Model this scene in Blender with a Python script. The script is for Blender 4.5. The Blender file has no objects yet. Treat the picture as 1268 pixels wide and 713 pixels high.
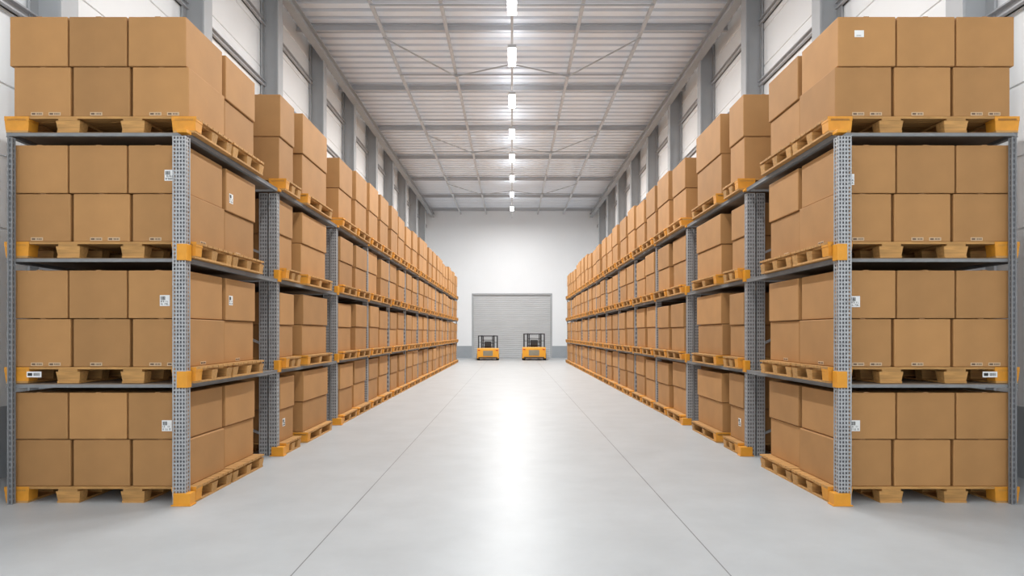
import bpy, math, random
from mathutils import Vector
random.seed(7)
scene = bpy.context.scene
col = scene.collection
try:
    scene.view_settings.view_transform = 'Standard'
    scene.view_settings.look = 'None'
except Exception:
    pass

# ---------------------------------------------------------------- materials
def new_mat(name):
    m = bpy.data.materials.new(name); m.use_nodes = True
    nt = m.node_tree
    return m, nt, nt.nodes['Principled BSDF']

def simple(name, color, rough=0.5, metal=0.0, noise=0.0, nscale=8.0, bump=0.0, emis=None, estr=0, objrand=0.0, stretch=None):
    m, nt, b = new_mat(name)
    b.inputs['Roughness'].default_value = rough
    b.inputs['Metallic'].default_value = metal
    c = (*color, 1)
    b.inputs['Base Color'].default_value = c
    tc = nt.nodes.new('ShaderNodeTexCoord')
    n = nt.nodes.new('ShaderNodeTexNoise'); n.inputs['Scale'].default_value = nscale
    n.inputs['Detail'].default_value = 4
    src = tc.outputs['Object']
    if stretch:
        mp = nt.nodes.new('ShaderNodeMapping'); mp.inputs['Scale'].default_value = stretch
        nt.links.new(src, mp.inputs['Vector']); src = mp.outputs[0]
    nt.links.new(src, n.inputs['Vector'])
    if noise > 0 or objrand > 0:
        mr = nt.nodes.new('ShaderNodeMapRange')
        mr.inputs[1].default_value = .25; mr.inputs[2].default_value = .75
        mr.inputs[3].default_value = 1 - noise; mr.inputs[4].default_value = 1 + noise
        nt.links.new(n.outputs['Fac'], mr.inputs[0])
        val = mr.outputs[0]
        if objrand > 0:
            oi = nt.nodes.new('ShaderNodeObjectInfo')
            m2 = nt.nodes.new('ShaderNodeMapRange')
            m2.inputs[3].default_value = 1 - objrand; m2.inputs[4].default_value = 1 + objrand
            nt.links.new(oi.outputs['Random'], m2.inputs[0])
            mu = nt.nodes.new('ShaderNodeMath'); mu.operation = 'MULTIPLY'
            nt.links.new(val, mu.inputs[0]); nt.links.new(m2.outputs[0], mu.inputs[1])
            val = mu.outputs[0]
        vm = nt.nodes.new('ShaderNodeVectorMath'); vm.operation = 'SCALE'
        vm.inputs[0].default_value = color
        nt.links.new(val, vm.inputs['Scale'])
        nt.links.new(vm.outputs[0], b.inputs['Base Color'])
    if bump > 0:
        bp = nt.nodes.new('ShaderNodeBump'); bp.inputs['Strength'].default_value = bump
        bp.inputs['Distance'].default_value = 0.01
        nt.links.new(n.outputs['Fac'], bp.inputs['Height'])
        nt.links.new(bp.outputs[0], b.inputs['Normal'])
    if emis:
        b.inputs['Emission Color'].default_value = (*emis, 1)
        b.inputs['Emission Strength'].default_value = estr
    return m

M_card = simple('cardboard', (0.435, 0.222, 0.077), 0.75, noise=0.10, nscale=2.5, bump=0.06, objrand=0.12)
M_card2 = simple('cardboard_side', (0.435, 0.222, 0.077), 0.75, noise=0.10, nscale=1.6, bump=0.05)
M_tape = simple('packing_tape', (0.36, 0.19, 0.07), 0.3, noise=0.05)
M_wood = simple('pallet_wood', (0.51, 0.27, 0.085), 0.7, noise=0.26, nscale=5, bump=0.15, objrand=0.14, stretch=(1, 9, 9))
M_wood_o = simple('orange_painted_wood', (0.76, 0.32, 0.03), 0.55, noise=0.12, nscale=10)
M_steel = simple('galvanised_steel', (0.45, 0.455, 0.46), 0.45, 0.3, noise=0.15, nscale=20)
M_hole_shade = simple('upright_hole_shade', (0.15, 0.15, 0.16), 0.6, 0.3, noise=0.1)  # shade inside the hollow uprights, painted as a dark colour
M_beam = simple('dull_beam_steel', (0.24, 0.245, 0.25), 0.65, 0.1, noise=0.12, nscale=6)
M_orange = simple('orange_steel', (0.78, 0.33, 0.025), 0.45, noise=0.08)
M_deck = simple('shelf_deck_board', (0.24, 0.18, 0.13), 0.7, noise=0.1)
M_grey = simple('grey_painted_steel', (0.42, 0.435, 0.45), 0.5, noise=0.05, nscale=2)
M_lgrey = simple('light_grey_painted_steel', (0.52, 0.53, 0.55), 0.5, noise=0.05, nscale=2)
M_label = simple('label_paper', (0.85, 0.85, 0.83), 0.6, noise=0.02)
M_ink = simple('label_ink', (0.03, 0.03, 0.03), 0.6, noise=0.02)
M_stamp = simple('printed_strip', (0.62, 0.45, 0.28), 0.6, noise=0.05)
M_stampink = simple('brown_ink', (0.14, 0.08, 0.045), 0.6, noise=0.05)
M_black = simple('black_metal', (0.025, 0.025, 0.028), 0.4, noise=0.1)
M_rubber = simple('rubber', (0.02, 0.02, 0.02), 0.85, noise=0.1)
M_fork_o = simple('forklift_paint', (0.86, 0.38, 0.02), 0.4, noise=0.03)
M_panel = simple('forklift_grey_panel', (0.30, 0.27, 0.20), 0.5, noise=0.05)
M_red = simple('tail_lamp_red', (0.6, 0.03, 0.02), 0.3, noise=0.02)
M_skirt = simple('skirting_grey', (0.36, 0.39, 0.42), 0.6, noise=0.05, nscale=2)
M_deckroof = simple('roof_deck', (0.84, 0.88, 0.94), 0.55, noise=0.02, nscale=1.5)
M_deckroof_shade = simple('roof_deck_recess_shade', (0.70, 0.74, 0.80), 0.55, noise=0.02, nscale=1.5)  # darker copy of the deck colour, rib shade painted in
M_led = simple('led_diffuser', (1, 1, 1), 0.4, emis=(1, 0.99, 0.97), estr=14)
M_bwall = simple('white_plaster', (0.90, 0.92, 0.94), 0.7, noise=0.015, nscale=0.6)

def floor_mat():
    m, nt, b = new_mat('polished_concrete')
    tc = nt.nodes.new('ShaderNodeTexCoord'); sp = nt.nodes.new('ShaderNodeSeparateXYZ')
    nt.links.new(tc.outputs['Object'], sp.inputs[0])
    n = nt.nodes.new('ShaderNodeTexNoise'); n.inputs['Scale'].default_value = 1.5; n.inputs['Detail'].default_value = 8
    n.inputs['Roughness'].default_value = 0.62
    nt.links.new(tc.outputs['Object'], n.inputs['Vector'])
    cr = nt.nodes.new('ShaderNodeMapRange'); cr.inputs[1].default_value = 0.3; cr.inputs[2].default_value = 0.7
    cr.inputs[3].default_value = 0.92; cr.inputs[4].default_value = 1.05
    nt.links.new(n.outputs['Fac'], cr.inputs[0])
    masks = []
    for x0 in (-1.48, 1.465):
        s = nt.nodes.new('ShaderNodeMath'); s.operation = 'SUBTRACT'; s.inputs[1].default_value = x0
        nt.links.new(sp.outputs['X'], s.inputs[0])
        a = nt.nodes.new('ShaderNodeMath'); a.operation = 'ABSOLUTE'; nt.links.new(s.outputs[0], a.inputs[0])
        l = nt.nodes.new('ShaderNodeMath'); l.operation = 'LESS_THAN'; l.inputs[1].default_value = 0.0045
        nt.links.new(a.outputs[0], l.inputs[0]); masks.append(l)
    mxm = nt.nodes.new('ShaderNodeMath'); mxm.operation = 'MAXIMUM'
    nt.links.new(masks[0].outputs[0], mxm.inputs[0]); nt.links.new(masks[1].outputs[0], mxm.inputs[1])
    mx = nt.nodes.new('ShaderNodeMixRGB')
    mx.inputs[1].default_value = (0.465, 0.48, 0.487, 1); mx.inputs[2].default_value = (0.19, 0.19, 0.19, 1)
    nt.links.new(mxm.outputs[0], mx.inputs[0])
    vm = nt.nodes.new('ShaderNodeVectorMath'); vm.operation = 'SCALE'
    nt.links.new(mx.outputs[0], vm.inputs[0]); nt.links.new(cr.outputs[0], vm.inputs['Scale'])
    nt.links.new(vm.outputs[0], b.inputs['Base Color'])
    r = nt.nodes.new('ShaderNodeMapRange'); r.inputs[3].default_value = 0.38; r.inputs[4].default_value = 0.43
    nt.links.new(n.outputs['Fac'], r.inputs[0]); nt.links.new(r.outputs[0], b.inputs['Roughness'])
    b.inputs['Specular IOR Level'].default_value = 0.18
    return m
M_floor = floor_mat()
M_door = simple('roller_door_slats', (0.58, 0.59, 0.60), 0.45, noise=0.04, nscale=1.0)
M_wall = simple('white_wall_cladding', (0.90, 0.92, 0.93), 0.6, noise=0.015, nscale=0.7)

# ---------------------------------------------------------------- mesh helpers
def box_data(V, F, MI, x0, x1, y0, y1, z0, z1, mi=0, taper=0.0):
    if x0 > x1: x0, x1 = x1, x0
    if y0 > y1: y0, y1 = y1, y0
    n = len(V); t = taper
    V += [(x0+t, y0+t, z0), (x1-t, y0+t, z0), (x1-t, y1-t, z0), (x0+t, y1-t, z0), (x0, y0, z1), (x1, y0, z1), (x1, y1, z1), (x0, y1, z1)]
    for f in ((0,3,2,1),(4,5,6,7),(0,1,5,4),(1,2,6,5),(2,3,7,6),(3,0,4,7)):
        F.append(tuple(n+i for i in f)); MI.append(mi)

def strut_data(V, F, MI, a, b, w, mi=0, w2=None):
    a = Vector(a); b = Vector(b); d = (b-a).normalized()
    up = Vector((0,0,1)) if abs(d.z) < 0.95 else Vector((0,1,0))
    s = d.cross(up).normalized() * w/2; u = s.cross(d).normalized() * (w2 or w)/2
    n = len(V)
    for p in (a, b):
        for q in (-s-u, s-u, s+u, -s+u): V.append(tuple(p+q))
    for f in ((0,1,2,3),(7,6,5,4),(0,4,5,1),(1,5,6,2),(2,6,7,3),(3,7,4,0)):
        F.append(tuple(n+i for i in f)); MI.append(mi)

def cyl_data(V, F, MI, c, r, h, axis='x', seg=20, mi=0):
    n = len(V)
    for s in (-h/2, h/2):
        for i in range(seg):
            a = 2*math.pi*i/seg; p, q = r*math.cos(a), r*math.sin(a)
            if axis == 'x': V.append((c[0]+s, c[1]+p, c[2]+q))
            elif axis == 'y': V.append((c[0]+p, c[1]+s, c[2]+q))
            else: V.append((c[0]+p, c[1]+q, c[2]+s))
    for i in range(seg):
        j = (i+1) % seg
        F.append((n+i, n+j, n+seg+j, n+seg+i)); MI.append(mi)
    F.append(tuple(n+i for i in reversed(range(seg)))); MI.append(mi)
    F.append(tuple(n+seg+i for i in range(seg))); MI.append(mi)

def make_mesh(name, V, F, MI, mats, recalc=True):
    me = bpy.data.meshes.new(name)
    me.from_pydata(V, [], F)
    for m in mats: me.materials.append(m)
    me.polygons.foreach_set('material_index', MI)
    if recalc:
        import bmesh
        bm = bmesh.new(); bm.from_mesh(me)
        bmesh.ops.recalc_face_normals(bm, faces=bm.faces)
        bm.to_mesh(me); bm.free()
    me.update()
    return me

def add(name, me, loc=(0,0,0), parent=None, rotz=0, bevel=0, **props):
    o = bpy.data.objects.new(name, me)
    o.location = loc
    if rotz: o.rotation_euler = (0, 0, rotz)
    if parent: o.parent = parent
    for k, v in props.items(): o[k] = v
    col.objects.link(o)
    if bevel:
        md = o.modifiers.new('bevel', 'BEVEL'); md.width = bevel; md.segments = 2; md.limit_method = 'ANGLE'
    return o

def boxes_mesh(name, boxes, mats):
    V, F, MI = [], [], []
    for b in boxes:
        box_data(V, F, MI, *b)
    return make_mesh(name, V, F, MI, mats)

# ---------------------------------------------------------------- constants
CAMZ = 1.62
WX = 5.75           # side wall
YB = 43.2           # back wall
Y0 = -8.0           # open end of the hall, behind the camera
ZC = 9.85

# ---------------------------------------------------------------- shell
add('floor', boxes_mesh('floor', [(-WX-.2, WX+.2, Y0, YB+.2, -.2, 0)], [M_floor]), kind='structure', label='polished light grey concrete floor', category='floor')
for sx, nm in ((-1, 'wall_left'), (1, 'wall_right')):
    prof = [(WX+.2, 0), (WX, 0), (WX, 2.0)]
    z = 2.0
    while z < ZC-.5:
        prof += [(WX+.0, z+.01), (WX+.0, z+.78), (WX+.02, z+.785), (WX+.02, z+.815), (WX, z+.82)]
        z += .82
    prof += [(WX, ZC+.3), (WX+.2, ZC+.3)]
    V, F, MI = [], [], []
    for (x, z) in prof:
        V.append((sx*x, Y0, z)); V.append((sx*x, YB, z))
    for i in range(len(prof)):
        j = (i+1) % len(prof)
        F.append((2*i, 2*i+1, 2*j+1, 2*j)); MI.append(0)
    add(nm, make_mesh(nm, V, F, MI, [M_wall], recalc=False), kind='structure', label='white panelled side wall with horizontal seams', category='wall')
DX, DZ = 2.62, 4.22
add('wall_back', boxes_mesh('wall_back', [(-WX-.2, -DX, YB, YB+.25, 0, ZC+.3), (DX, WX+.2, YB, YB+.25, 0, ZC+.3), (-DX, DX, YB, YB+.25, DZ, ZC+.3)], [M_bwall]), kind='structure', label='white end wall around the roller door', category='wall')
add('baseboard_back', boxes_mesh('baseboard_back', [(-WX, -DX-.06, YB-.04, YB, 0, .8), (DX+.06, WX, YB-.04, YB, 0, .8)], [M_skirt]), kind='structure', label='grey painted skirting on end wall', category='baseboard')
add('baseboard_left', boxes_mesh('baseboard_left', [(-WX, -WX+.03, Y0, YB-.05, 0, .8)], [M_skirt]), kind='structure', label='grey skirting on side wall', category='baseboard')
add('baseboard_right', boxes_mesh('baseboard_right', [(WX-.03, WX, Y0, YB-.05, 0, .8)], [M_skirt]), kind='structure', label='grey skirting on side wall', category='baseboard')
V, F, MI = [], [], []
ns = 46; sh = DZ/ns
prof = []
for i in range(ns):
    z = i*sh
    prof += [(0.0, z), (-0.020, z+sh*.2), (-0.025, z+sh*.5), (-0.020, z+sh*.8), (0.0, z+sh*.97)]
prof.append((0.0, DZ))
for (dy, z) in prof:
    V.append((-DX, YB+.10+dy, z)); V.append((DX, YB+.10+dy, z))
for i in range(len(prof)-1):
    F.append((2*i, 2*i+1, 2*i+3, 2*i+2)); MI.append(0)
add('door_1', make_mesh('door_1', V, F, MI, [M_door]), kind='structure', label='grey steel roller shutter door with horizontal slats', category='door')
add('trim_1', boxes_mesh('trim_1', [(-DX-.06, -DX+.06, YB-.03, YB+.12, 0, DZ), (DX-.06, DX+.06, YB-.03, YB+.12, 0, DZ), (-DX-.06, DX+.06, YB-.03, YB+.12, DZ-.02, DZ+.09)], [M_grey]), kind='structure', label='grey steel frame around roller door', category='door frame')

# ceiling: trapezoidal roof deck, ribs across the hall
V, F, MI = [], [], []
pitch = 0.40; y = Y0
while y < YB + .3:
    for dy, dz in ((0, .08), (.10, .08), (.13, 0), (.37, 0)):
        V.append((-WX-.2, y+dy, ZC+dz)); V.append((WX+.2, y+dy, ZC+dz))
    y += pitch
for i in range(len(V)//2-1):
    F.append((2*i, 2*i+1, 2*i+3, 2*i+2)); MI.append(0 if i % 4 == 2 else 1)  # recesses and webs get the painted shade tone
add('ceiling', make_mesh('ceiling', V, F, MI, [M_deckroof, M_deckroof_shade]), kind='structure', label='light grey corrugated metal roof deck', category='ceiling')

# ---------------------------------------------------------------- columns on the side walls
COLY = [7.8 + 3.55*i for i in range(0, 10)]
def hcol():
    w, d, t = .30, .40, .03
    return boxes_mesh('steel_column', [(0, t, -w/2, w/2, .02, ZC-.05), (d-t, d, -w/2, w/2, .02, ZC-.05), (t, d-t, -t/2, t/2, .02, ZC-.05), (-.0, d+.03, -w/2-.03, w/2+.03, 0, .02)], [M_grey])
me_col = hcol()
for sx in (-1, 1):
    for cy in COLY:
        o = add('steel_column', me_col, (sx*(WX-.02), cy, 0), label='grey painted steel H-section column against the white wall', category='column', group='wall columns')
        o.rotation_euler = (0, 0, math.pi if sx > 0 else 0)
for sx in (-1, 1):
    for z in (5.3, 7.3, 8.7):
        xa = sx*(WX-.001); xb = sx*(WX-.09)
        me = boxes_mesh('wall_girt', [(xa, xb, Y0, YB-.05, z, z+.02), (xa, xb, Y0, YB-.05, z+.10, z+.12), (xa, sx*(WX-.03), Y0, YB-.05, z, z+.12)], [M_lgrey])
        add('wall_girt', me, label='light grey horizontal steel rail fixed along the side wall', category='wall rail', group='wall rails')
    xc = sx*5.28
    me = boxes_mesh('eaves_beam', [(xc-.10, xc+.10, Y0, YB-.02, 9.36, 9.385), (xc-.10, xc+.10, Y0, YB-.02, 9.58, 9.605), (xc-.015, xc+.015, Y0, YB-.02, 9.385, 9.58)], [M_grey])
    add('eaves_beam', me, label='grey steel I-beam running along the top of the columns', category='beam', group='eaves beams')
RY = [13.0 + 4.2*i for i in range(0, 8)]
me_raf = boxes_mesh('rafter', [(-WX+.02, WX-.02, -.05, .05, 9.66, 9.67), (-WX+.02, WX-.02, -.05, .05, 9.79, 9.81), (-WX+.02, WX-.02, -.012, .012, 9.67, 9.79)], [M_lgrey])
for ry in [0.4, 4.6, 8.8] + RY:
    add('roof_rafter', me_raf, (0, ry, 0), label='light grey steel beam crossing under the corrugated roof', category='beam', group='roof cross beams')
for px in (-3.42, -1.72, 1.72, 3.42):
    me = boxes_mesh('roof_purlin', [(px-.04, px+.04, Y0, YB-.02, 9.57, 9.65)], [M_lgrey])
    add('roof_purlin', me, label='slim light grey steel member running lengthwise under the roof', category='beam', group='lengthwise roof members')
for i, ry in enumerate(RY[:-1]):
    ya, yb = ry, ry+4.2; ym = (ya+yb)/2
    V, F, MI = [], [], []
    z = 9.54
    strut_data(V, F, MI, (-3.42, ym+.5, z), (3.42, ym+.5, z), .035)
    if i % 2 == 1:
        strut_data(V, F, MI, (-3.42, ya, z-.05), (-1.72, ym+.5, z-.05), .03)
        strut_data(V, F, MI, (-1.72, ym+.5, z-.05), (0, ym-.4, z-.05), .03)
        strut_data(V, F, MI, (3.42, ya, z-.05), (1.72, ym+.5, z-.05), .03)
        strut_data(V, F, MI, (1.72, ym+.5, z-.05), (0, ym-.4, z-.05), .03)
    add('roof_brace', make_mesh('roof_brace', V, F, MI, [M_grey]), label='thin grey steel bracing between roof beams', category='roof bracing', group='roof bracing')

# ---------------------------------------------------------------- light line
me = boxes_mesh('light_track', [(-.03, .03, 2.0, 41.5, 9.15, 9.20)] + [(-.01, .01, yy, yy+.02, 9.20, 9.66) for yy in RY], [M_lgrey])
add('light_track', me, label='slim white cable track carrying the hanging lights', category='light track')
LY = [-3.0, 1.0, 4.7, 8.0, 11.3, 14.5, 17.4, 20.7, 24.1, 27.4, 31.0, 34.5, 38.5]
LE = [100, 100, 120, 155, 195, 215, 235, 255, 285, 330, 380, 380, 230]
me_h = boxes_mesh('light_housing', [(-.11, .11, -.57, .57, 9.06, 9.14), (-.04, .04, -.45, .45, 9.14, 9.15)], [M_lgrey])
me_l = boxes_mesh('light_diffuser', [(-.10, .10, -.56, .56, 9.025, 9.06)], [M_led])
for i, ly in enumerate(LY):
    h = add('hanging_light', None, (0, ly, 0), label='bright white linear LED high-bay light hung below the roof', category='ceiling light', group='central row of lights')
    add('light_housing', me_h, parent=h)
    add('light_diffuser', me_l, parent=h, bevel=.02, label='glowing white diffuser')
    ld = bpy.data.lights.new('lamp', 'AREA'); ld.shape = 'RECTANGLE'; ld.size = .18; ld.size_y = 1.08
    ld.energy = LE[i]; ld.color = (1.0, 1.0, .99)
    lo = bpy.data.objects.new('lamp', ld); lo.location = (0, 0, 9.015); lo.parent = h
    col.objects.link(lo)
    for sxx in (-1, 1):  # added fill lamps angled upward to brighten the roof deck, not fixture parts
        lu = bpy.data.lights.new('added_ceiling_fill', 'AREA'); lu.shape = 'RECTANGLE'; lu.size = .06; lu.size_y = 1.1
        lu.energy = 9; lu.color = (.95, .98, 1)
        uo = bpy.data.objects.new('added_ceiling_fill', lu); uo.location = (sxx*.10, 0, 9.145); uo.parent = h
        uo.rotation_euler = (0, math.radians(180 - sxx*65), 0)
        col.objects.link(uo)

# ---------------------------------------------------------------- racks
LZ = [0.0, 1.145, 2.345, 3.545]      # pallet undersides
PH = 0.155                            # pallet height
FR = [6.125, 8.60, 11.50, 13.96] + [13.96 + 2.53*k for k in range(1, 10)]
AX = 3.12                             # aisle face of boxes
BXO = 4.83                            # outer face

def perforated(width, height, yoff, V, F, plane, off2=0.0, ncol=2, rp=.06, k=1.0):
    nr = int(height/rp); rp = height/nr; cw = width/ncol
    def P(u, z):
        if plane == 'y': return (u, yoff, z)
        return (yoff, u, z)
    for c in range(ncol):
        for r in range(nr):
            uc = off2 - width/2 + cw*(c+.5); zc = rp*(r+.5)
            n = len(V); hw = cw*.28*k; hh = rp*.34*k
            outer = [(-cw/2,-rp/2),(0,-rp/2),(cw/2,-rp/2),(cw/2,0),(cw/2,rp/2),(0,rp/2),(-cw/2,rp/2),(-cw/2,0)]
            inner = [(-hw*.7,-hh*.7),(0,-hh),(hw*.7,-hh*.7),(hw,0),(hw*.7,hh*.7),(0,hh),(-hw*.7,hh*.7),(-hw,0)]
            for (a, b) in outer + inner: V.append(P(uc+a, zc+b))
            for kk in range(8):
                k2 = (kk+1) % 8
                F.append((n+kk, n+k2, n+8+k2, n+8+kk))

def post_mesh(name, w, d, h, ncol=3, rp=.045, k=1.0, mat=None, ns=2):
    V, F = [], []
    perforated(w, h, -d/2, V, F, 'y', ncol=ncol, rp=rp, k=k); perforated(w, h, d/2, V, F, 'y', ncol=ncol, rp=rp, k=k)
    perforated(d, h, -w/2, V, F, 'x', k=k, ncol=ns, rp=rp); perforated(d, h, w/2, V, F, 'x', k=k, ncol=ns, rp=rp)
    MI = [0]*len(F)
    e = .010
    for sx in (-1, 1):
        for sy in (-1, 1):
            box_data(V, F, MI, sx*w/2-e/2, sx*w/2+e/2, sy*d/2-e/2, sy*d/2+e/2, 0, h)
    box_data(V, F, MI, -w*.4, w*.4, -d*.35, d*.35, 0.01, h-.01, 1)  # added dark core, makes the perforation holes read as shaded
    return make_mesh(name, V, F, MI, [mat or M_steel, M_hole_shade], recalc=False)
PTOP = LZ[3] - .065
ME_POST = post_mesh('post', .115, .08, PTOP, 4, .036, 1.05)
ME_POST_M = post_mesh('lattice_post', .098, .08, PTOP, 3, .050, 1.05)
ME_POST_S = post_mesh('slim_post', .055, .06, PTOP, 1, .11, 1.0)
ME_POST_B = post_mesh('rear_post', .038, .035, PTOP, 1, .05, 1.1, M_beam, 1)

def build_rack(sx, lab):
    rack = add('pallet_rack', None, (sx*AX, FR[0], 0), label=lab, category='storage rack', group='pallet racks')
    def ch(name, me, loc, **k):
        return add(name, me, (loc[0]-sx*AX, loc[1]-FR[0], loc[2]), parent=rack, **k)
    for i, fy in enumerate(FR):
        if i > 3:
            ch('post', ME_POST_S, (sx*(AX+.04), fy, 0), label='perforated galvanised steel upright')
        elif i == 0:
            ch('post', ME_POST, (sx*(AX+.01), fy, 0), label='perforated galvanised steel upright')
        else:
            ch('post', ME_POST_M, (sx*(AX+.042), fy, 0), label='perforated galvanised steel upright')
            if i < 3:
                ch('post', ME_POST_M, (sx*(AX+.042+.13), fy, 0), label='perforated galvanised steel upright')
        ch('post', ME_POST_B, (sx*(BXO-(.075 if i == 0 else .02)), fy+(.02 if i == 0 else 0), 0), label='thin dull grey steel upright')
        for z in LZ[1:]:
            me = boxes_mesh('cross_beam', [(-.83, .83, -.015, .015, -.030, -.002)], [M_beam])
            ch('cross_beam', me, (sx*(AX+BXO)/2, fy+(.062 if i == 0 else 0), z-.01))
        for k, z in enumerate(LZ):
            if k == 0:
                s = .10 if i < 3 else .06
                me = boxes_mesh('foot_bracket', [(-s, s*.6, -.058, .047, 0, .12), (-s*1.1, s*.8, -.065, .05, 0, .012)], [M_orange])
                for v in me.vertices: v.co.x *= sx
                me.flip_normals() if sx < 0 else None
                ch('foot_bracket', me, (sx*(AX), fy, 0), bevel=.004, label='orange post foot')
            else:
                top = z + (.12 if k < 3 else -.005)
                s = .095 if i < 1 else .07
                me = boxes_mesh('beam_connector', [(sx*(-s), 0, -.052, .045, z-.035, top)], [M_orange])
                ch('beam_connector', me, (sx*(AX+.03), fy, 0), bevel=.004, label='orange beam connector')
        if 0 < i:
            V, F, MI = [], [], []
            for zz in (0.3, 1.5, 2.7):
                strut_data(V, F, MI, (sx*(AX+.24), fy, zz), (sx*(BXO-.06), fy, zz+.6), .03)
            me = make_mesh('frame_brace', V, F, MI, [M_steel])
            ch('frame_brace', me, (0, 0, 0)).location = (-sx*AX, -FR[0], 0)
    for i in range(len(FR)-1):
        ya, yb = FR[i]+.055, FR[i+1]-.055
        L = yb-ya
        for z in LZ[1:]:
            me = boxes_mesh('beam', [(-.02, .02, 0, L, -.048, -.004), (-.024, .024, 0, L, -.048, -.042), (-.024, .024, 0, L, -.012, -.004)], [M_beam])
            ch('beam', me, (sx*(AX+.0), ya, z))
            ch('beam', me, (sx*(BXO-.02), ya, z))
            me = boxes_mesh('shelf_deck', [(-.80, .80, .0, L, -.020, -.004)], [M_deck])
            ch('shelf_deck', me, (sx*(AX+BXO)/2, ya, z))
    return rack
build_rack(-1, 'tall galvanised pallet rack with orange connectors, loaded with cardboard boxes')
build_rack(1, 'tall galvanised pallet rack with orange connectors, loaded with cardboard boxes')

# ---------------------------------------------------------------- pallets
def pallet_parts(d):
    W = 1.84
    V, F, MI = [], [], []
    nb = 7; bw = d/nb
    for i in range(nb):
        box_data(V, F, MI, -W/2, W/2, -d/2+i*bw+.006, -d/2+(i+1)*bw-.006, PH-.022, PH)
    for x in (-W/2+.12, -.31, .31, W/2-.12):
        box_data(V, F, MI, x-.09, x+.09, -d/2, d/2, PH-.043, PH-.0225)
    deck = make_mesh('deck', V, F, MI, [M_wood])
    blk = boxes_mesh('block', [(-.115, .115, -.065, .065, .02, PH-.044, 0, .012)], [M_wood])
    blo = boxes_mesh('corner_block', [(-.115, .115, -.065, .065, .02, PH-.044, 0, .006), (-.118, .118, -.066, .066, PH-.0435, PH-.001)], [M_wood_o])
    run = boxes_mesh('skid', [(-.105, .105, -d/2+.005, d/2-.005, 0, .0195)], [M_wood])
    V, F, MI = [], [], []
    for i in range(nb):
        box_data(V, F, MI, -W/2, W/2, -d/2+i*bw+.006, -d/2+(i+1)*bw-.006, PH-.024, PH, 1 if i == 0 else 0)
    for x in (-W/2+.12, -.31, .31, W/2-.12):
        box_data(V, F, MI, x-.09, x+.09, -d/2, d/2, PH-.045, PH-.0245)
        for y in (-d/2+.066, 0, d/2-.066):
            o = 1 if (abs(x) > .5 and y < -.05) else 0
            box_data(V, F, MI, x-.115, x+.115, y-.065, y+.065, .02, PH-.046, o, .012)
        box_data(V, F, MI, x-.105, x+.105, -d/2+.005, d/2-.005, 0, .0195)
    whole = make_mesh('pallet', V, F, MI, [M_wood, M_wood_o])
    return dict(deck=deck, blk=blk, blo=blo, run=run, whole=whole, W=W)
pcache = {}
def get_pallet(d):
    k = round(d, 3)
    if k not in pcache: pcache[k] = pallet_parts(k)
    return pcache[k]

PXC = 3.02 + .92
def place_pallet(sx, yc, d, z, detailed, first, outer=False):
    P = get_pallet(d)
    lab = 'flat wooden pallet with orange corner block under cardboard boxes' if first else 'flat wooden pallet under stacked cardboard boxes'
    if not detailed:
        add('wooden_pallet', P['whole'], (sx*PXC, yc, z), label=lab, category='pallet', group='pallets in the racks')
        return
    e = add('wooden_pallet', None, (sx*PXC, yc, z), label=lab, category='pallet', group='pallets in the racks')
    add('deck', P['deck'], parent=e)
    for x in (-P['W']/2+.12, -.31, .31, P['W']/2-.12):
        add('skid', P['run'], (x, 0, 0), parent=e)
        aisle = (x*sx < -.5) or (outer and x*sx > .5)
        for y in (-d/2+.066, 0, d/2-.066):
            if first and aisle and y < -.05:
                add('block', P['blo'], (x, y, 0), parent=e, label='orange corner block')
            else:
                add('block', P['blk'], (x, y, 0), parent=e)
    return e

# ---------------------------------------------------------------- cardboard boxes
import bmesh
bcache = {}
def get_box(w, d, h):
    k = (round(w, 3), round(d, 3), round(h, 3))
    if k in bcache: return bcache[k]
    bm = bmesh.new()
    bmesh.ops.create_cube(bm, size=1)
    for v in bm.verts: v.co = Vector((v.co.x*w, v.co.y*d, (v.co.z+.5)*(h-.007)))
    bmesh.ops.bevel(bm, geom=list(bm.edges), offset=.008, segments=2, affect='EDGES', profile=.5)
    def strip(x0, x1, y0, y1, z0, z1):
        r = bmesh.ops.create_cube(bm, size=1)
        for v in r['verts']:
            v.co = Vector(((x0+x1)/2+v.co.x*(x1-x0), (y0+y1)/2+v.co.y*(y1-y0), (z0+z1)/2+v.co.z*(z1-z0)))
        for v in r['verts']:
            for f in v.link_faces: f.material_index = 1
    # packing tape along the top seam
    strip(-.025, .025, -d/2+.009, d/2-.009, h-.008, h-.001)
    me = bpy.data.meshes.new('cardboard_box'); bm.to_mesh(me); bm.free()
    me.materials.append(M_card); me.materials.append(M_tape)
    bcache[k] = me
    return me

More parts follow.
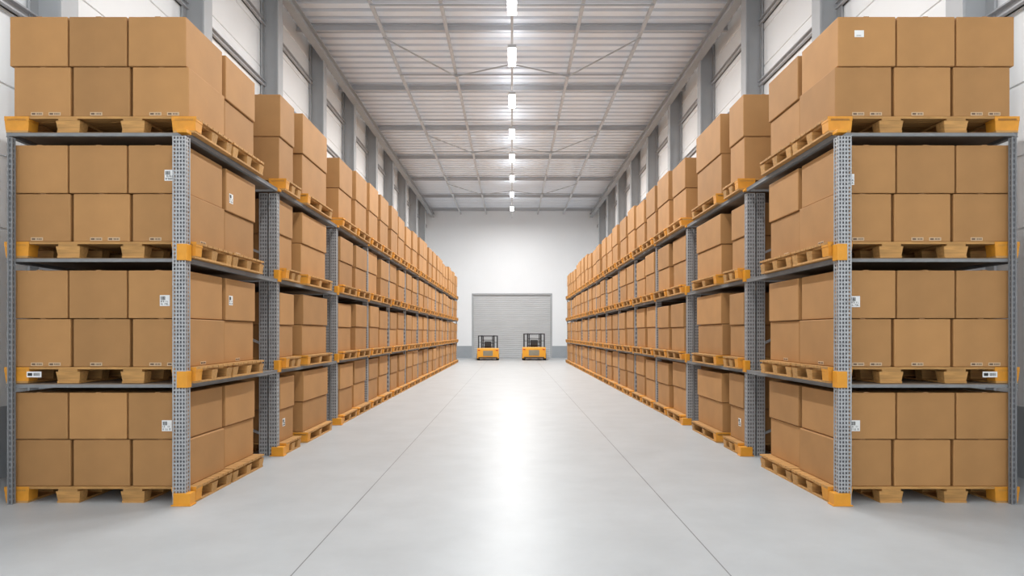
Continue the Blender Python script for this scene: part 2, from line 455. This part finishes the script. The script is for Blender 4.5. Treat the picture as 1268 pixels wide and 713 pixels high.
def label_mesh(w, h, seed, style='tag'):
    rnd = random.Random(seed)
    V, F, MI = [], [], []
    box_data(V, F, MI, -w/2, w/2, -.002, 0, -h/2, h/2, 0)
    def ink(x0, x1, z0, z1): box_data(V, F, MI, x0, x1, -.0032, -.0018, z0, z1, 1)
    mats = [M_label, M_ink]
    if style == 'tag':
        x = -w*.40
        while x < w*.05:
            bw = rnd.choice([.002, .004, .003]); ink(x, x+bw, h*.05, h*.38); x += bw+rnd.choice([.002, .004])
        for zz in (-.08, -.32):
            x = -w*.40
            while x < w*.38:
                cw = rnd.uniform(.006, .010)
                if rnd.random() < .85:
                    ink(x, x+.0025, h*zz-h*.08, h*zz+h*.08)
                    if rnd.random() < .6: ink(x, x+cw, h*zz+h*.05, h*zz+h*.08)
                    if rnd.random() < .6: ink(x, x+cw, h*zz-h*.08, h*zz-h*.05)
                    if rnd.random() < .5: ink(x+cw-.0025, x+cw, h*zz-h*.08, h*zz+h*.08)
                x += cw+.004
    elif style == 'blank':
        ink(-w*.3, w*.2, -h*.3, -h*.24)
    else:
        ink(-w*.42, -w*.12, -h*.25, h*.25)
        x = -w*.02
        while x < w*.42:
            bw = rnd.choice([.004, .007]); ink(x, x+bw, -h*.25, h*.25); x += bw+.005
        if style == 'strip': mats = [M_stamp, M_stampink]
    return make_mesh('shipping_label', V, F, MI, mats)
LT = [label_mesh(.095, .105, s) for s in (1, 2, 3)]
LB = [label_mesh(.115, .032, s, 'strip') for s in (4, 5)]
LBL = label_mesh(.09, .065, 6, 'blank')

def put_label(box, sx, face, u, z, me, d, w):
    l = add('shipping_label', me, parent=box, label='small label with printed marks')
    if face == 'front':
        l.location = (u, -d/2-.0005, z)
    else:
        l.rotation_euler = (0, 0, math.pi/2 if sx < 0 else -math.pi/2)
        l.location = (-sx*(w/2+.0005), u, z)

# stacks: (y0, depth)
stacks = [(6.20, .78), (7.06, .80), (8.69, .56), (9.62, 1.25), (11.66, .92), (12.84, .96)]
for k in range(3, len(FR)-1):
    stacks.append((FR[k]+.15, .90)); stacks.append((FR[k]+1.34, .96))

BW = .552
colsX = [AX + .278 + i*(.568) for i in range(3)]
SV, SF, SM = [], [], []
count = 0
for sx in (-1, 1):
    for si, (ys, d) in enumerate(stacks):
        for lv in range(4):
            z = LZ[lv]
            yc = ys + d/2
            pd = d + (.06 if si < 4 else .16)
            if si == 0: pyc, pd = ys-.012+(d+.03)/2, d+.03
            else: pyc = yc
            pal = place_pallet(sx, pyc, pd, z, si < 4, si != 1, si == 0)
            if si == 0 and lv == 1:
                l = add('pallet_label', label_mesh(.14, .055, 9, 'wstrip'), parent=pal, label='white label strip with black print')
                l.location = (sx*.63, -pd/2-.002, .085)
            H = .452 if lv == 0 else .466
            if lv == 3:
                H = .482
                if si == 3: H = .60
                elif si == 2: H = .57
                elif si > 3: H = random.choice([.55, .58, .61])
            elif si > 1: H = random.choice([.44, .455, .466])
            jx = 0 if si < 2 else random.uniform(-.035, .015)
            for ci, cx in enumerate(colsX):
                for row in range(2):
                    w = BW - (.0 if row else .012)
                    x = sx*(cx + (.011 if row == 0 else 0) + jx) if si else sx*(cx - (.028 if row == 0 else -.004))
                    zz = z + PH + .001 + row*H
                    yj = random.uniform(-.012, .012) if si else 0
                    dd = d if row else d-.01
                    individual = (si == 0) or (ci == 0 and si <= 15)
                    if individual:
                        me = get_box(w, dd, H)
                        b = add('cardboard_box', me, (x, yc+yj, zz), category='box', group='cardboard boxes in the racks')
                        count += 1
                        has = False
                        if si == 0 and ci == 0 and row == 1:
                            if sx < 0 and lv < 3:
                                u = {0: .095, 1: .075, 2: .12}[lv]; zl = {0: .13, 1: .17, 2: .17}[lv]
                                put_label(b, sx, 'front', u, zl, LT[lv], dd, w); has = True
                            if sx > 0:
                                u = {0: -.115, 1: -.115, 2: -.17, 3: -.075}[lv]; zl = {0: .13, 1: .16, 2: .13, 3: .31}[lv]
                                put_label(b, sx, 'front', u, zl, LT[lv] if lv < 3 else LBL, dd, w); has = True
                        if si == 0 and row == 0 and lv > 0:
                            put_label(b, sx, 'front', -.05, .026, LB[0], dd, w)
                            if (ci+lv) % 2: put_label(b, sx, 'front', .12, .026, LB[1], dd, w)
                            if ci == 0: put_label(b, sx, 'side', -.1, .026, LB[1], dd, w)
                        if si == 1 and row == 1 and ci == 0 and lv in (1, 2) and sx < 0:
                            put_label(b, sx, 'side', -.28, .22 if lv == 1 else .15, LT[0], dd, w); has = True
                        if si == 1 and row == 0 and ci == 0 and lv > 0:
                            put_label(b, sx, 'side', -.05, .026, LB[0], dd, w)
                        if si == 2 and row == 0 and ci == 0 and lv == 0:
                            put_label(b, sx, 'side', -.1, .25, LT[2], dd, w); has = True
                        b['label'] = 'brown corrugated cardboard box with a small white shipping label' if has else 'plain brown corrugated cardboard box stacked on a wooden pallet'
                    else:
                        box_data(SV, SF, SM, x-w/2, x+w/2, yc+yj-dd/2, yc+yj+dd/2, zz, zz+H-.006)
print('boxes', count)
add('cardboard_box_rows', make_mesh('cardboard_box_rows', SV, SF, SM, [M_card2]), kind='stuff', category='boxes', group='cardboard boxes in the racks',
    label='remaining rows of brown cardboard boxes filling the rack shelves')

# ---------------------------------------------------------------- forklifts
def forklift(x, y, lab, rot=0.0, s=1.0):
    f = add('forklift', None, (x, y, 0), label=lab, category='forklift', group='forklifts at the roller door')
    f.rotation_euler = (0, 0, rot); f.scale = (s, s, s)
    V, F, MI = [], [], []
    prof = [(-1.05, .12), (-1.06, .70), (-1.04, .76), (-.40, .76), (-.30, .55), (.45, .50), (.85, .55), (.95, .50), (.95, .2), (.3, .12)]
    n = len(prof)
    for xx in (-.68, .68):
        for (py, pz) in prof: V.append((xx, py, pz))
    F.append(tuple(range(n))); F.append(tuple(range(2*n-1, n-1, -1)))
    for i in range(n): F.append((i, (i+1) % n, n+(i+1) % n, n+i))
    MI = [0]*len(F)
    add('chassis', make_mesh('chassis', V, F, MI, [M_fork_o]), parent=f, bevel=.010, label='orange counterweight body')
    add('radiator_panel', boxes_mesh('radiator_panel', [(-.30, .30, -1.072, -1.05, .28, .60)] + [(-.26, .26, -1.08, -1.07, .31+.055*k, .335+.055*k) for k in range(5)], [M_panel]), parent=f, label='grey slatted rear panel')
    add('rear_bumper', boxes_mesh('rear_bumper', [(-.60, .60, -1.10, -1.06, .14, .20)], [M_black]), parent=f)
    for xx in (-.56, .56):
        add('tail_lamp', boxes_mesh('tail_lamp', [(xx-.06, xx+.06, -1.075, -1.05, .60, .66)], [M_red]), parent=f)
    V, F, MI = [], [], []
    t = .06
    for xx in (-.60, .60):
        strut_data(V, F, MI, (xx, -.85, .76), (xx, -.75, 1.52), t)
        strut_data(V, F, MI, (xx, .72, .52), (xx, .50, 1.52), t)
        strut_data(V, F, MI, (xx, -.77, 1.52), (xx, .52, 1.52), t)
    for yy in (-.75, .50): strut_data(V, F, MI, (-.60, yy, 1.52), (.60, yy, 1.52), t)
    for k in range(6): strut_data(V, F, MI, (-.45+.18*k, -.74, 1.52), (-.45+.18*k, .50, 1.52), .022)
    strut_data(V, F, MI, (-.60, -.80, 1.12), (.60, -.80, 1.12), .03)
    add('overhead_guard', make_mesh('overhead_guard', V, F, MI, [M_black]), parent=f, label='black open safety frame')
    add('seat', boxes_mesh('seat', [(-.24, .24, -.35, .12, .765, .85), (-.22, .22, -.40, -.32, .84, 1.18)], [M_black]), parent=f, bevel=.03)
    V, F, MI = [], [], []
    strut_data(V, F, MI, (0, .55, .54), (0, .36, .98), .035)
    add('steering_column', make_mesh('steering_column', V, F, MI, [M_black]), parent=f)
    V, F, MI = [], [], []
    for i in range(20):
        a, b2 = 2*math.pi*i/20, 2*math.pi*(i+1)/20
        strut_data(V, F, MI, (.14*math.cos(a), .36+.05*math.sin(a), 1.0+.12*math.sin(a)), (.14*math.cos(b2), .36+.05*math.sin(b2), 1.0+.12*math.sin(b2)), .018)
    add('steering_wheel', make_mesh('steering_wheel', V, F, MI, [M_black]), parent=f)
    V, F, MI = [], [], []
    for xx in (-.40, .40):
        box_data(V, F, MI, xx-.045, xx+.045, 1.0, 1.10, .08, 1.56)
        box_data(V, F, MI, xx*.76-.03, xx*.76+.03, 1.03, 1.11, .08, 1.50)
    for zz in (.30, .80, 1.00, 1.22, 1.50): box_data(V, F, MI, -.42, .42, 1.02, 1.08, zz, zz+.04)
    add('mast', make_mesh('mast', V, F, MI, [M_black]), parent=f)
    for xx in (-.26, .26):
        add('fork', boxes_mesh('fork', [(xx-.06, xx+.06, 1.16, 1.20, .06, .60), (xx-.06, xx+.06, 1.20, 2.1, .06, .10)], [M_black]), parent=f)
    add('fork_carriage', boxes_mesh('fork_carriage', [(-.5, .5, 1.11, 1.158, .22, .30), (-.5, .5, 1.11, 1.158, .50, .58)], [M_black]), parent=f)
    for xx in (-.60, .60):
        for yy, r in ((-.62, .20), (.66, .24)):
            V, F, MI = [], [], []
            cyl_data(V, F, MI, (xx*1.02, yy, r), r, .18, 'x', 24, 0)
            cyl_data(V, F, MI, (xx*1.02, yy, r), r*.5, .19, 'x', 16, 1)
            add('wheel', make_mesh('wheel', V, F, MI, [M_rubber, M_fork_o]), parent=f)
    return f
forklift(-1.50, 40.3, 'small orange forklift with black open cage near roller door', 0.04, .97)
forklift(1.38, 40.3, 'wider orange forklift with black open cage near roller door', -0.04, 1.05)

# ---------------------------------------------------------------- world and camera
w = bpy.data.worlds.new('World'); scene.world = w; w.use_nodes = True
bg = w.node_tree.nodes['Background']; bg.inputs[0].default_value = (0.94, 0.97, 1.0, 1); bg.inputs[1].default_value = 2.1

cam = bpy.data.cameras.new('Camera'); co = bpy.data.objects.new('Camera', cam)
co.location = (0, 0, CAMZ); co.rotation_euler = (math.radians(90), 0, 0)
cam.sensor_width = 36; cam.lens = 36*801/1268
cam.shift_y = 56.5/1268; cam.clip_end = 200
col.objects.link(co); scene.camera = co
